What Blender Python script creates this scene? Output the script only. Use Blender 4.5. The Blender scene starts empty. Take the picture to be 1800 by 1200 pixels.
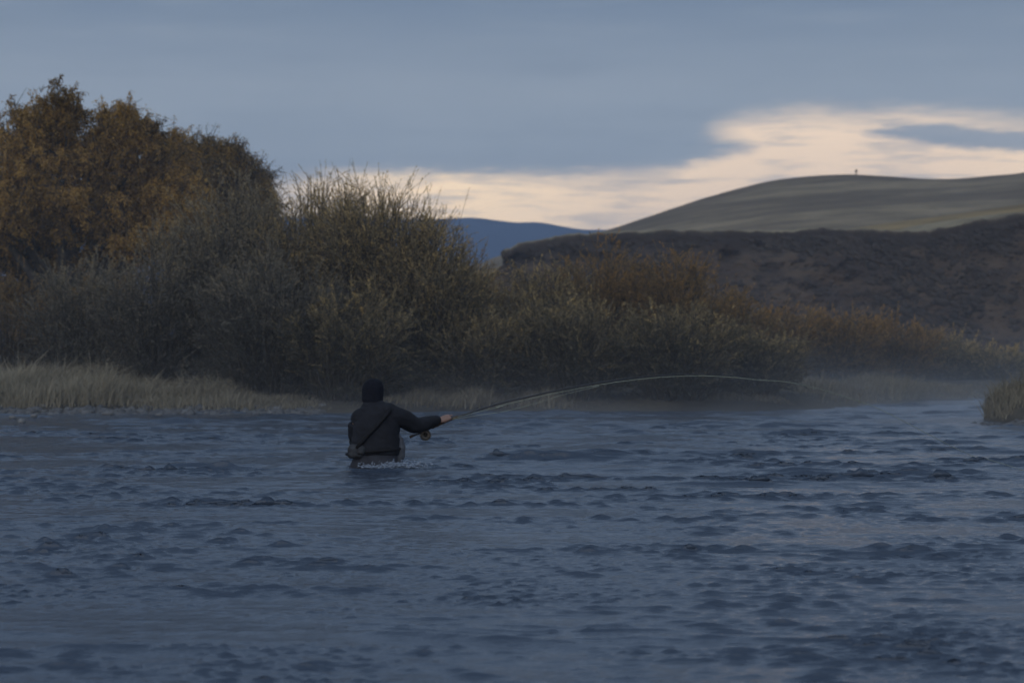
import bpy, math, random
import numpy as np
from mathutils import Vector

R = math.radians
rng = np.random.default_rng(11)
random.seed(5)
SC = bpy.context.scene
COL = SC.collection

# ------------------------------------------------------------------ camera
CAMZ, HOR, F = 1.30, 591.0, 4000.0            # eye height, horizon row, focal length (photo pixels)
cd = bpy.data.cameras.new('camera')
cd.sensor_width = 36.0
cd.lens = F / 1800 * 36.0
cd.clip_start = 0.1
cd.clip_end = 20000
cd.dof.use_dof = True
cd.dof.focus_distance = 17.5
cd.dof.aperture_fstop = 3.4
cam = bpy.data.objects.new('camera', cd)
COL.objects.link(cam)
cam.location = (0, 0, CAMZ)
cam.rotation_euler = (R(90) - math.atan((600 - HOR) / F), 0, 0)
SC.camera = cam

def at(px, py, Y):
    """the world point at distance Y that stands at photo pixel (px, py)"""
    return np.array([(px - 900) * Y / F, Y, CAMZ + (HOR - py) * Y / F])

# ------------------------------------------------------------------ render / exposure
SC.view_settings.view_transform = 'Standard'
SC.view_settings.look = 'None'
SC.view_settings.exposure = 0.0
SC.view_settings.gamma = 1.0
SC.render.engine = 'CYCLES'
SC.cycles.use_denoising = True
SC.cycles.max_bounces = 6
SC.cycles.diffuse_bounces = 3
SC.cycles.glossy_bounces = 3
SC.cycles.volume_bounces = 0

# ------------------------------------------------------------------ node helpers
class NT:
    def __init__(s, nt):
        s.nt = nt
    def n(s, typ, **kw):
        nd = s.nt.nodes.new(typ)
        for k, v in kw.items():
            setattr(nd, k, v)
        return nd
    def put(s, sock, v):
        if isinstance(v, bpy.types.NodeSocket):
            s.nt.links.new(v, sock)
        elif isinstance(v, (tuple, list)):
            sock.default_value = tuple(v) if len(v) == len(sock.default_value) else tuple(v) + (1,)
        else:
            sock.default_value = v
    def m(s, op, a, b=0.0, c=None):
        nd = s.n('ShaderNodeMath', operation=op)
        s.put(nd.inputs[0], a)
        s.put(nd.inputs[1], b)
        if c is not None:
            s.put(nd.inputs[2], c)
        return nd.outputs[0]
    def mix(s, f, a, b, blend='MIX'):
        nd = s.n('ShaderNodeMix', data_type='RGBA', blend_type=blend)
        s.put(nd.inputs[0], f)
        s.put(nd.inputs[6], a)
        s.put(nd.inputs[7], b)
        return nd.outputs[2]
    def smooth(s, x, lo, hi, a=0.0, b=1.0):
        nd = s.n('ShaderNodeMapRange', interpolation_type='SMOOTHSTEP')
        for i, v in enumerate((x, lo, hi, a, b)):
            s.put(nd.inputs[i], v)
        return nd.outputs[0]
    def noise(s, vec, scale, detail=4, rough=0.55, lac=2.0):
        nd = s.n('ShaderNodeTexNoise')
        s.put(nd.inputs['Vector'], vec)
        nd.inputs['Scale'].default_value = scale
        nd.inputs['Detail'].default_value = detail
        nd.inputs['Roughness'].default_value = rough
        nd.inputs['Lacunarity'].default_value = lac
        return nd.outputs['Fac']
    def vmap(s, vec, scale=(1, 1, 1), rot=(0, 0, 0), loc=(0, 0, 0)):
        nd = s.n('ShaderNodeMapping')
        s.put(nd.inputs['Vector'], vec)
        nd.inputs['Scale'].default_value = scale
        nd.inputs['Rotation'].default_value = rot
        nd.inputs['Location'].default_value = loc
        return nd.outputs[0]
    def ramp(s, f, stops):
        nd = s.n('ShaderNodeValToRGB')
        e = nd.color_ramp.elements
        while len(e) < len(stops):
            e.new(0.5)
        for el, (p, c) in zip(e, stops):
            el.position = p
            el.color = tuple(c) + (1,)
        s.put(nd.inputs[0], f)
        return nd.outputs[0]
    def curve(s, x, pts):
        nd = s.n('ShaderNodeFloatCurve')
        c = nd.mapping.curves[0]
        while len(c.points) < len(pts):
            c.points.new(0.5, 0.5)
        for p, (a, b) in zip(c.points, pts):
            p.location = (a, b)
        nd.mapping.update()
        s.put(nd.inputs['Value'], x)
        return nd.outputs[0]

# ------------------------------------------------------------------ sky: dusk, a blue-grey cloud deck with a clear peach gap low in the west
SUN_AZ, SUN_EL = 205.0, 22.0
W = bpy.data.worlds.new('World')
SC.world = W
W.use_nodes = True
t = NT(W.node_tree)
W.node_tree.nodes.clear()
tc = t.n('ShaderNodeTexCoord').outputs['Generated']
sep = t.n('ShaderNodeSeparateXYZ')
t.put(sep.inputs[0], tc)
X, Yc, Z = sep.outputs
az = t.m('ARCTAN2', X, Yc)
el = t.m('ARCSINE', Z)
U = t.m('MULTIPLY_ADD', az, F, 900.0)          # degrees of azimuth / elevation, counted in the same unit as the focal length
V = t.m('MULTIPLY_ADD', el, -F, HOR)
comb = t.n('ShaderNodeCombineXYZ')
t.put(comb.inputs[0], t.m('MULTIPLY', az, 14.0))
t.put(comb.inputs[1], t.m('MULTIPLY', el, 70.0))
streak = comb.outputs[0]
n1 = t.noise(streak, 1.1, 5, 0.55)
n2 = t.noise(t.vmap(streak, (1.1, 1.7, 1), loc=(7, 3, 0)), 1.5, 6, 0.6)
n3 = t.noise(t.vmap(streak, (0.9, 0.45, 1), loc=(1.5, 9, 0)), 0.8, 4, 0.5)
warp = t.m('ADD', t.m('MULTIPLY', t.m('SUBTRACT', n1, 0.5), 34.0), t.m('MULTIPLY', t.m('SUBTRACT', n2, 0.5), 26.0))
n4 = t.noise(t.vmap(streak, (2.6, 2.2, 1), loc=(2, 5, 0)), 2.0, 6, 0.62)
Vw = t.m('ADD', V, t.m('MULTIPLY_ADD', t.m('SUBTRACT', n4, 0.5), 30.0, warp))
un = t.n('ShaderNodeClamp')
t.put(un.inputs[0], t.m('MULTIPLY_ADD', U, 1 / 3600, 0.25))
un = un.outputs[0]
def edge(pts):
    return t.m('MULTIPLY', t.curve(un, [((x + 900) / 3600, y / 600) for x, y in pts]), 600.0)
top = edge([(-900, 420), (0, 370), (300, 335), (480, 315), (600, 298), (700, 287), (900, 295), (1100, 306), (1170, 300),
            (1225, 250), (1270, 216), (1330, 202), (1420, 196), (1500, 206), (1600, 204), (1800, 224), (2050, 260), (2700, 420)])
P = t.m('MULTIPLY', t.smooth(t.m('SUBTRACT', Vw, top), -26.0, 38.0), t.smooth(U, 330.0, 800.0, .25, 1.0))
th = edge([(-900, 210), (1000, 210), (1220, 222), (1265, 232), (1335, 264), (1350, 290), (2700, 300)])
tl = edge([(-900, 330), (900, 310), (1100, 306), (1200, 298), (1290, 276), (1335, 263), (1352, 240), (2700, 240)])
T = t.m('MULTIPLY', t.smooth(t.m('SUBTRACT', Vw, th), -16.0, 26.0), t.smooth(t.m('SUBTRACT', tl, Vw), -8.0, 26.0))
ih = edge([(-900, 260), (1480, 252), (1510, 240), (1545, 230), (1640, 227), (1800, 238), (2050, 240), (2700, 250)])
il = edge([(-900, 225), (1480, 232), (1510, 243), (1560, 252), (1650, 268), (1800, 280), (2050, 295), (2700, 320)])
Vi = t.m('MULTIPLY_ADD', Vw, 0.8, t.m('MULTIPLY', V, 0.2))
I = t.m('MULTIPLY', t.smooth(t.m('SUBTRACT', Vi, ih), -7.0, 10.0), t.smooth(t.m('SUBTRACT', il, Vi), -5.0, 12.0))
gap = t.m('MULTIPLY', P, t.m('MULTIPLY', t.m('SUBTRACT', 1.0, t.m('MULTIPLY', T, 0.97)), t.m('SUBTRACT', 1.0, t.m('MULTIPLY', I, 0.93))))
# thin grey veils across the clear gap
veil = t.smooth(n2, 0.44, 0.70, 0.0, 0.55)
gap = t.m('MULTIPLY', gap, t.m('SUBTRACT', 1.0, veil))
# cloud deck colour
deck = t.ramp(t.m('MULTIPLY', el, 1 / R(90)), [(0.0, (.38, .41, .46)), (0.048, (.355, .42, .485)), (0.070, (.335, .395, .465)), (0.098, (.176, .240, .338)),
                                              (0.20, (.235, .325, .475)), (0.45, (.235, .33, .48)), (0.7, (.17, .25, .39)), (1.0, (.17, .24, .38))])
deck = t.mix(t.smooth(n3, 0.35, 0.7, 0.0, 0.35), deck, (.27, .33, .40))
band = t.noise(t.vmap(streak, (.55, .9, 1), loc=(4, 1, 0)), 1.0, 6, .6)
deck = t.mix(t.smooth(band, .48, .72, 0, .24), deck, (.40, .45, .50))
deck = t.mix(t.smooth(band, .50, .30, 0, .12), deck, (.13, .185, .275))
peach = t.mix(t.smooth(t.m('ABSOLUTE', t.m('SUBTRACT', U, 1480.0)), 100.0, 900.0), (1.31, 1.0, .70), (1.83, 1.36, .81))
sky = t.mix(gap, deck, peach)
# unseen sky half behind the camera, brightened to light surfaces facing the camera
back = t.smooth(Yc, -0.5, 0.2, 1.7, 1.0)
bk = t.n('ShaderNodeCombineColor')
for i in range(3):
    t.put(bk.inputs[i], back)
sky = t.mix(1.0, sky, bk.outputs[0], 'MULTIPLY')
nish = t.n('ShaderNodeTexSky', sky_type='NISHITA', sun_disc=False)
nish.sun_elevation = R(SUN_EL)
nish.sun_rotation = R(SUN_AZ)
nish.air_density = 1.0
nish.dust_density = 1.0
bg1 = t.n('ShaderNodeBackground')
t.put(bg1.inputs[0], nish.outputs[0])
bg1.inputs[1].default_value = 0.05
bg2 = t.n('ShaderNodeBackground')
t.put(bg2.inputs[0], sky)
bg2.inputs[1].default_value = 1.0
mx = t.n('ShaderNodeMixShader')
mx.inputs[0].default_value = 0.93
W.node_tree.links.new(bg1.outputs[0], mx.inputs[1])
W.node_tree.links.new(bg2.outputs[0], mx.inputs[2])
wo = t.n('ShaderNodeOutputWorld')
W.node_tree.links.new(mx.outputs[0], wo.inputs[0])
try:
    W.cycles.sampling_method = 'MANUAL'
    W.cycles.sample_map_resolution = 1024
except Exception:
    pass

sd = bpy.data.lights.new('fill_sun', 'SUN')  # broad soft fill added behind the camera to light the camera-facing sides
sd.energy = 1.0
sd.angle = R(80)
sd.color = (1.0, .93, .84)
so = bpy.data.objects.new('fill_sun', sd)
COL.objects.link(so)
d = Vector((math.sin(R(SUN_AZ)) * math.cos(R(SUN_EL)), math.cos(R(SUN_AZ)) * math.cos(R(SUN_EL)), math.sin(R(SUN_EL))))
so.rotation_euler = d.to_track_quat('Z', 'Y').to_euler()
so.location = (-40, -100, 60)

# ------------------------------------------------------------------ object helpers
def mesh_np(name, verts, faces, mat=None, smooth=False, tint=None):
    """verts (N,3); faces (M,k) array or a list of such arrays"""
    me = bpy.data.meshes.new(name)
    fl = faces if isinstance(faces, list) else [faces]
    fl = [np.asarray(f, dtype=np.int32) for f in fl if len(f)]
    idx = np.concatenate([f.ravel() for f in fl])
    cnt = np.concatenate([np.full(len(f), f.shape[1], np.int32) for f in fl])
    start = np.concatenate([[0], np.cumsum(cnt)[:-1]]).astype(np.int32)
    verts = np.asarray(verts, np.float32)
    me.vertices.add(len(verts))
    me.vertices.foreach_set('co', verts.ravel())
    me.loops.add(len(idx))
    me.loops.foreach_set('vertex_index', idx)
    me.polygons.add(len(cnt))
    me.polygons.foreach_set('loop_start', start)
    me.polygons.foreach_set('loop_total', cnt)
    if smooth:
        me.polygons.foreach_set('use_smooth', np.ones(len(cnt), bool))
    me.update(calc_edges=True)
    me.validate()
    if tint is not None:
        a = me.attributes.new('tint', 'FLOAT', 'POINT')
        a.data.foreach_set('value', np.asarray(tint, np.float32))
    if mat:
        me.materials.append(mat)
    return me

def link(name, me, parent=None, loc=(0, 0, 0)):
    o = bpy.data.objects.new(name, me)
    COL.objects.link(o)
    o.location = loc
    if parent:
        o.parent = parent
    return o

def tag(o, label=None, cat=None, group=None, kind=None):
    if label: o['label'] = label
    if cat: o['category'] = cat
    if group: o['group'] = group
    if kind: o['kind'] = kind
    return o

def thing(name, loc, label, cat, group=None):
    o = link(name, None, None, loc)
    return tag(o, label, cat, group)

def grid_faces(nr, nc):
    a = np.arange(nr * nc).reshape(nr, nc)
    return np.stack([a[:-1, :-1], a[:-1, 1:], a[1:, 1:], a[1:, :-1]], -1).reshape(-1, 4)

def interp(pts, x):
    p = np.array(pts, float)
    return np.interp(x, p[:, 0], p[:, 1])

def sinterp(pts, x):
    """smooth (monotone cosine) interpolation"""
    p = np.array(pts, float)
    i = np.clip(np.searchsorted(p[:, 0], x) - 1, 0, len(p) - 2)
    u = np.clip((x - p[i, 0]) / (p[i + 1, 0] - p[i, 0]), 0, 1)
    # catmull-rom
    i0 = np.clip(i - 1, 0, len(p) - 1); i3 = np.clip(i + 2, 0, len(p) - 1)
    y0, y1, y2, y3 = p[i0, 1], p[i, 1], p[i + 1, 1], p[i3, 1]
    return y1 + 0.5 * u * (y2 - y0 + u * (2 * y0 - 5 * y1 + 4 * y2 - y3 + u * (3 * (y1 - y2) + y3 - y0)))

_perm = rng.permutation(4096)
_val = rng.random(4096)
def vnoise(x, y, z=0.0):
    x = np.asarray(x, float); y = np.asarray(y, float); z = np.asarray(z, float) + np.zeros_like(x)
    xi, yi, zi = np.floor(x).astype(int), np.floor(y).astype(int), np.floor(z).astype(int)
    fx, fy, fz = x - xi, y - yi, z - zi
    fx, fy, fz = [f * f * (3 - 2 * f) for f in (fx, fy, fz)]
    def h(a, b, c):
        return _val[_perm[(_perm[(_perm[a & 4095] + b) & 4095] + c) & 4095]]
    def lx(b, c):
        return h(xi, b, c) * (1 - fx) + h(xi + 1, b, c) * fx
    def ly(c):
        return lx(yi, c) * (1 - fy) + lx(yi + 1, c) * fy
    return (ly(zi) * (1 - fz) + ly(zi + 1) * fz) * 2 - 1
def fbm(x, y, z=0.0, o=4, g=0.5):
    s, a, n = 0, 1.0, 0
    for k in range(o):
        s = s + a * vnoise(x * 2 ** k + 13.7 * k, y * 2 ** k - 7.1 * k, np.asarray(z) * 2 ** k + 3.3 * k)
        n += a; a *= g
    return s / n

def tubes(P, Rr, sides=3):
    """P (N,K,3) polylines, Rr (N,K) radii -> verts, quads"""
    N, K, _ = P.shape
    T = np.gradient(P, axis=1)
    T /= np.linalg.norm(T, axis=2, keepdims=True) + 1e-9
    ref = np.where(np.abs(T[..., 2:3]) > 0.9, np.array([1.0, 0, 0]), np.array([0, 0, 1.0]))
    A = np.cross(T, ref); A /= np.linalg.norm(A, axis=2, keepdims=True) + 1e-9
    B = np.cross(T, A)
    ang = np.arange(sides) * 2 * np.pi / sides
    V = P[:, :, None] + Rr[:, :, None, None] * (A[:, :, None] * np.cos(ang)[None, None, :, None] + B[:, :, None] * np.sin(ang)[None, None, :, None])
    V = V.reshape(-1, 3)
    i = np.arange(N * K * sides).reshape(N, K, sides)
    j = np.roll(i, -1, axis=2)
    f = np.stack([i[:, :-1], j[:, :-1], j[:, 1:], i[:, 1:]], -1).reshape(-1, 4)
    return V, f

def tube_path(pts, rads, sides=8, cap=True):
    P = np.array(pts, float)[None]; r = np.array(rads, float)[None]
    V, f = tubes(P, r, sides)
    K = P.shape[1]
    fs = [f]
    if cap:
        V = np.vstack([V, P[0, 0], P[0, -1]])
        c0, c1 = len(V) - 2, len(V) - 1
        k = np.arange(sides); k2 = (k + 1) % sides
        fs.append(np.stack([np.full(sides, c0), k2, k], -1))
        b = (K - 1) * sides
        fs.append(np.stack([np.full(sides, c1), b + k, b + k2], -1))
    return V, fs

def join(parts):
    """list of (V, faces-or-list) -> one V, list of faces"""
    Vs, Fs, o = [], [], 0
    for V, f in parts:
        Vs.append(V)
        for g in (f if isinstance(f, list) else [f]):
            Fs.append(np.asarray(g) + o)
        o += len(V)
    return np.vstack(Vs), Fs

def ellipsoid(c, r, nu=16, nv=10):
    th = np.linspace(0, np.pi, nv + 1)[:, None]; ph = np.linspace(0, 2 * np.pi, nu, endpoint=False)[None]
    V = np.stack([np.sin(th) * np.cos(ph) * r[0], np.sin(th) * np.sin(ph) * r[1], np.cos(th) * r[2] + 0 * ph], -1).reshape(-1, 3) + np.array(c)
    a = np.arange((nv + 1) * nu).reshape(nv + 1, nu); b = np.roll(a, -1, 1)
    return V, np.stack([a[:-1], a[1:], b[1:], b[:-1]], -1).reshape(-1, 4)

def loft(rings, n=24):
    """rings: (cx, cy, cz, rx, ry[, tilt]) stacked upward; super-ellipse sections, capped"""
    a = np.linspace(0, 2 * np.pi, n, endpoint=False)
    Vs = []
    for r in rings:
        c, s = np.cos(a), np.sin(a)
        ex = 0.85
        x = np.sign(c) * np.abs(c) ** ex * r[3]; y = np.sign(s) * np.abs(s) ** ex * r[4]
        tl = r[5] if len(r) > 5 else 0.0
        Vs.append(np.stack([r[0] + x, r[1] + y, r[2] + x * tl], -1))
    V = np.vstack(Vs)
    K = len(rings)
    i = np.arange(K * n).reshape(K, n); j = np.roll(i, -1, 1)
    f = np.stack([i[:-1], j[:-1], j[1:], i[1:]], -1).reshape(-1, 4)
    V = np.vstack([V, Vs[0].mean(0), Vs[-1].mean(0)])
    k = np.arange(n); k2 = (k + 1) % n; b = (K - 1) * n
    return V, [f, np.stack([np.full(n, K * n), k2, k], -1), np.stack([np.full(n, K * n + 1), b + k, b + k2], -1)]

def remeshed(parts, mat, voxel, smooth_it=6, wrinkle=0.0, wfreq=14.0):
    """several overlapping closed shapes -> ONE continuous skin"""
    V, f = join(parts)
    me = mesh_np('raw', V, f)
    o = bpy.data.objects.new('raw', me)
    COL.objects.link(o)
    md = o.modifiers.new('r', 'REMESH'); md.mode = 'VOXEL'; md.voxel_size = voxel
    if smooth_it:
        sm = o.modifiers.new('s', 'SMOOTH'); sm.iterations = smooth_it; sm.factor = 0.5
    dg = bpy.context.evaluated_depsgraph_get()
    m2 = bpy.data.meshes.new_from_object(o.evaluated_get(dg))
    bpy.data.objects.remove(o)
    bpy.data.meshes.remove(me)
    n = len(m2.vertices)
    if wrinkle:
        co = np.empty(n * 3, np.float32); m2.vertices.foreach_get('co', co); co = co.reshape(-1, 3)
        no = np.empty(n * 3, np.float32); m2.vertices.foreach_get('normal', no); no = no.reshape(-1, 3)
        w = fbm(co[:, 0] * wfreq * .6 + co[:, 2] * wfreq * .5, co[:, 1] * wfreq * .6, co[:, 2] * wfreq, 3)
        w = (0.5 - np.abs(w)) * wrinkle
        co = co + no * w[:, None]
        m2.vertices.foreach_set('co', co.astype(np.float32).ravel())
    m2.polygons.foreach_set('use_smooth', np.ones(len(m2.polygons), bool))
    m2.materials.clear()
    m2.materials.append(mat)
    m2.update()
    return m2

# ------------------------------------------------------------------ materials
def mat_new(name):
    m = bpy.data.materials.new(name)
    m.use_nodes = True
    t = NT(m.node_tree)
    b = m.node_tree.nodes['Principled BSDF']
    return m, t, b

def mat_cloth(name, col, rough=0.9, var=0.35, scale=30, spec=0.2):
    m, t, b = mat_new(name)
    co = t.n('ShaderNodeTexCoord').outputs['Object']
    n = t.noise(co, scale, 4)
    n2 = t.noise(co, scale * 12, 2)
    c2 = tuple(c * (1 - var) for c in col); c1 = tuple(c * (1 + var) for c in col)
    t.put(b.inputs['Base Color'], t.ramp(n, [(0.3, c2), (0.7, c1)]))
    b.inputs['Roughness'].default_value = rough
    b.inputs['Specular IOR Level'].default_value = spec
    bp = t.n('ShaderNodeBump'); bp.inputs['Strength'].default_value = 0.25; bp.inputs['Distance'].default_value = 0.003
    t.put(bp.inputs['Height'], n2)
    t.put(b.inputs['Normal'], bp.outputs[0])
    return m

def mat_leaf(name, stops, rough=0.75, trans=0.25):
    """leaf colours spread by the per-leaf 'tint' attribute"""
    m, t, b = mat_new(name)
    at_ = t.n('ShaderNodeAttribute', attribute_name='tint').outputs['Fac']
    c = t.ramp(at_, stops)
    t.put(b.inputs['Base Color'], c)
    b.inputs['Roughness'].default_value = rough
    b.inputs['Specular IOR Level'].default_value = 0.15
    tr = t.n('ShaderNodeBsdfTranslucent')
    t.put(tr.inputs[0], c)
    ms = t.n('ShaderNodeMixShader'); ms.inputs[0].default_value = trans
    out = m.node_tree.nodes['Material Output']
    m.node_tree.links.new(b.outputs[0], ms.inputs[1]); m.node_tree.links.new(tr.outputs[0], ms.inputs[2])
    m.node_tree.links.new(ms.outputs[0], out.inputs[0])
    return m

M = {}
M['bark'] = mat_cloth('bark', (.055, .048, .042), .95, .4, 8)
M['willow_stem'] = mat_cloth('willow_stem', (.060, .052, .042), .9, .4, 4)
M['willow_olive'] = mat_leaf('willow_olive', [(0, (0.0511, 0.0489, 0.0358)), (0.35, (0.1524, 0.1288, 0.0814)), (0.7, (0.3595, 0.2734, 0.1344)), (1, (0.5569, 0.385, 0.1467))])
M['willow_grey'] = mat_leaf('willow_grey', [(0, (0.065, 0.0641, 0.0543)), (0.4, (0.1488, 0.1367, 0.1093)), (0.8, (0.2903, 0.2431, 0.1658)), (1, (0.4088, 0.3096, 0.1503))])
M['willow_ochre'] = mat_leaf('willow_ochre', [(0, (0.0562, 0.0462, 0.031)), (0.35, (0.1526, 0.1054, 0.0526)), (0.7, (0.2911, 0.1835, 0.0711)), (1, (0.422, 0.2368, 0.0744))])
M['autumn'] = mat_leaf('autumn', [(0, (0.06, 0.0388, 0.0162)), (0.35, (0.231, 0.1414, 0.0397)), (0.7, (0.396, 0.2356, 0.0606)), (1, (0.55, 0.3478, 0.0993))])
M['autumn_dull'] = mat_leaf('autumn_dull', [(0, (0.0623, 0.042, 0.0178)), (0.4, (0.1916, 0.1235, 0.0389)), (0.8, (0.3283, 0.2021, 0.0563)), (1, (0.4553, 0.2803, 0.0761))])
M['dry_grass'] = mat_leaf('dry_grass', [(0, (.13, .112, .082)), (.5, (.25, .218, .155)), (1, (.37, .325, .235))], trans=.2)

# water: dark river water, mirror-like skin broken by fine ripples
m, t, b = mat_new('river_water')
M['water'] = m
geo = t.n('ShaderNodeTexCoord').outputs['Object']
b.inputs['Base Color'].default_value = (.046, .062, .088, 1)
b.inputs['Roughness'].default_value = 0.11
b.inputs['IOR'].default_value = 1.333
r1 = t.noise(t.vmap(geo, (7.0, 9.0, 7.0)), 1.0, 4, .6)
r2 = t.noise(t.vmap(geo, (22.0, 30.0, 22.0), loc=(3, 1, 0)), 1.0, 4, .6)
calm = t.smooth(t.noise(t.vmap(geo, (.5, .8, 1)), .7, 3), .35, .65, .75, 1.0)
bp = t.n('ShaderNodeBump'); bp.inputs['Strength'].default_value = 1.0; bp.inputs['Distance'].default_value = 0.020
t.put(bp.inputs['Height'], t.m('MULTIPLY', t.m('MULTIPLY_ADD', r2, 0.35, r1), calm))
t.put(b.inputs['Normal'], bp.outputs[0])

# ground
m, t, b = mat_new('bank_ground')
M['ground'] = m
geo = t.n('ShaderNodeTexCoord').outputs['Object']
n1 = t.noise(geo, .35, 6); n2 = t.noise(geo, 6, 5)
c = t.mix(t.smooth(n1, .4, .6), (.045, .040, .033), (.085, .072, .052))
c = t.mix(t.smooth(n2, .35, .7, 0, .6), c, (.030, .027, .024))
t.put(b.inputs['Base Color'], c)
b.inputs['Roughness'].default_value = .95
b.inputs['Specular IOR Level'].default_value = .1

# gravel / stone
m, t, b = mat_new('river_stone')
M['stone'] = m
oi = t.n('ShaderNodeAttribute', attribute_name='tint').outputs['Fac']
geo = t.n('ShaderNodeTexCoord').outputs['Object']
c = t.ramp(oi, [(0, (.045, .044, .044)), (.6, (.17, .165, .16)), (1, (.40, .40, .40))])
c = t.mix(t.smooth(t.noise(geo, 14, 4), .4, .7, 0, .5), c, (.10, .095, .085))
t.put(b.inputs['Base Color'], c)
b.inputs['Roughness'].default_value = .65

# bluff: eroded dark earth
m, t, b = mat_new('bluff_earth')
M['bluff'] = m
geo = t.n('ShaderNodeTexCoord').outputs['Object']
fa = t.n('ShaderNodeAttribute', attribute_name='tint').outputs['Fac']      # 0 at the foot, 1 at the rim
n1 = t.noise(t.vmap(geo, (.16, .16, .5)), 1.0, 6, .6)
n2 = t.noise(t.vmap(geo, (1.0, 1.0, 2.4)), 1.0, 6, .68)
n3 = t.noise(t.vmap(t.vmap(geo, rot=(0, R(-35), 0)), (.16, .3, .8)), 1.0, 6, .62)
c = t.mix(t.smooth(n1, .35, .65), (.060, .040, .027), (.098, .068, .045))
c = t.mix(t.smooth(n3, .50, .60, 0, .75), c, (.050, .037, .031))
c = t.mix(t.smooth(n2, .53, .60, 0, .85), c, (.030, .024, .021))
rim = t.m('MULTIPLY', t.smooth(t.m('MULTIPLY_ADD', n2, .22, fa), .93, 1.04), t.smooth(fa, 1.06, 1.02))
c = t.mix(t.m('MULTIPLY', rim, .8), c, (.028, .020, .016))
c = t.mix(t.smooth(t.m('MULTIPLY_ADD', t.m('SUBTRACT', n2, .5), .10, fa), 1.045, 1.075), c,
          t.mix(t.smooth(n1, .4, .62), (.30, .245, .15), (.20, .165, .105)))
t.put(b.inputs['Base Color'], c)
b.inputs['Roughness'].default_value = .95
b.inputs['Specular IOR Level'].default_value = .08
bp = t.n('ShaderNodeBump'); bp.inputs['Strength'].default_value = .8; bp.inputs['Distance'].default_value = .25
t.put(bp.inputs['Height'], n2)
t.put(b.inputs['Normal'], bp.outputs[0])

# grass hill: pale dry grass, faint slanting bands of darker and lighter tone
def mat_hill(name, ca, cb, rot, sc):
    m, t, b = mat_new(name)
    geo = t.n('ShaderNodeTexCoord').outputs['Object']
    rv = t.vmap(geo, rot=(0, rot, 0))
    bands = t.noise(t.vmap(rv, (sc * .07, .004, sc * 1.6)), 1.0, 6, .6)
    fine = t.noise(t.vmap(rv, (sc * .6, sc * .3, sc * 9.0)), 1.0, 6, .65)
    blot = t.noise(t.vmap(geo, (.25, .05, .5)), 1.0, 5, .65)
    c = t.mix(t.smooth(bands, .44, .57), ca, cb)
    c = t.mix(t.smooth(fine, .38, .62, 0, .55), c, tuple(x * .55 for x in ca))
    c = t.mix(t.smooth(blot, .58, .72, 0, .35), c, tuple(x * .5 for x in ca))
    t.put(b.inputs['Base Color'], c)
    b.inputs['Roughness'].default_value = 1.0
    b.inputs['Specular IOR Level'].default_value = .05
    return m
M['hill'] = mat_hill('hill_grass', (.172, .128, .076), (.292, .222, .128), R(6), .09)
M['terrace'] = mat_hill('terrace_grass', (.215, .150, .070), (.305, .216, .102), R(7), .30)
M['mountain'] = mat_cloth('mountain_forest', (.040, .050, .060), 1.0, .25, .004)

# ------------------------------------------------------------------ setting: ground, river
def shore(x):
    """y of the far waterline"""
    return sinterp([(-220, 38.6), (-12, 38.6), (-8, 38.6), (-4.5, 38.4), (-1.0, 39.2), (1.0, 39.8), (4.0, 39.6), (6.0, 41.6), (8.5, 46), (11, 47), (220, 47)], x)

def spit(x, y):
    """near spit of land entering from the right"""
    return np.exp(-((y - 35.2) / 2.0) ** 2) * np.clip((x - 6.9) / .7, 0, 1)

def gz(x, y):
    s = y - shore(x) + .18 * fbm(x * 1.1, y * 1.1, 2.0, 3)
    far = np.where(s < 0, np.maximum(-.85, s * .35), np.minimum(np.maximum(s, 0) * .05, .05) + .17 * (1 - np.exp(-np.maximum(s - .5, 0) / 1.3)) + .15 * (1 - np.exp(-np.maximum(s, 0) / 6)))
    near = np.where(y < -8, np.minimum((-8 - y) * .25, .9) - .02, -.85)
    z = np.where(y < 15, np.maximum(near, -.85), far)
    z = np.where(y > 4, np.maximum(z, -.85 + 1.25 * spit(x, y)), z)
    z = z + .03 * fbm(x * .7, y * .7, 5.0, 3) * (s > 0)
    return z

xs = np.unique(np.concatenate([np.linspace(-2500, -60, 14), np.linspace(-60, -16, 20), np.linspace(-16, 16, 200), np.linspace(16, 60, 20), np.linspace(60, 2500, 14)]))
ys = np.unique(np.concatenate([np.linspace(-300, -20, 8), np.linspace(-20, 30, 26), np.linspace(30, 52, 150), np.linspace(52, 90, 30), np.geomspace(90, 3600, 16)]))
XX, YY = np.meshgrid(xs, ys)
V = np.stack([XX, YY, gz(XX, YY)], -1).reshape(-1, 3)
tag(link('ground', mesh_np('ground', V, grid_faces(len(ys), len(xs)), M['ground'], True)), kind='structure')

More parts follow.
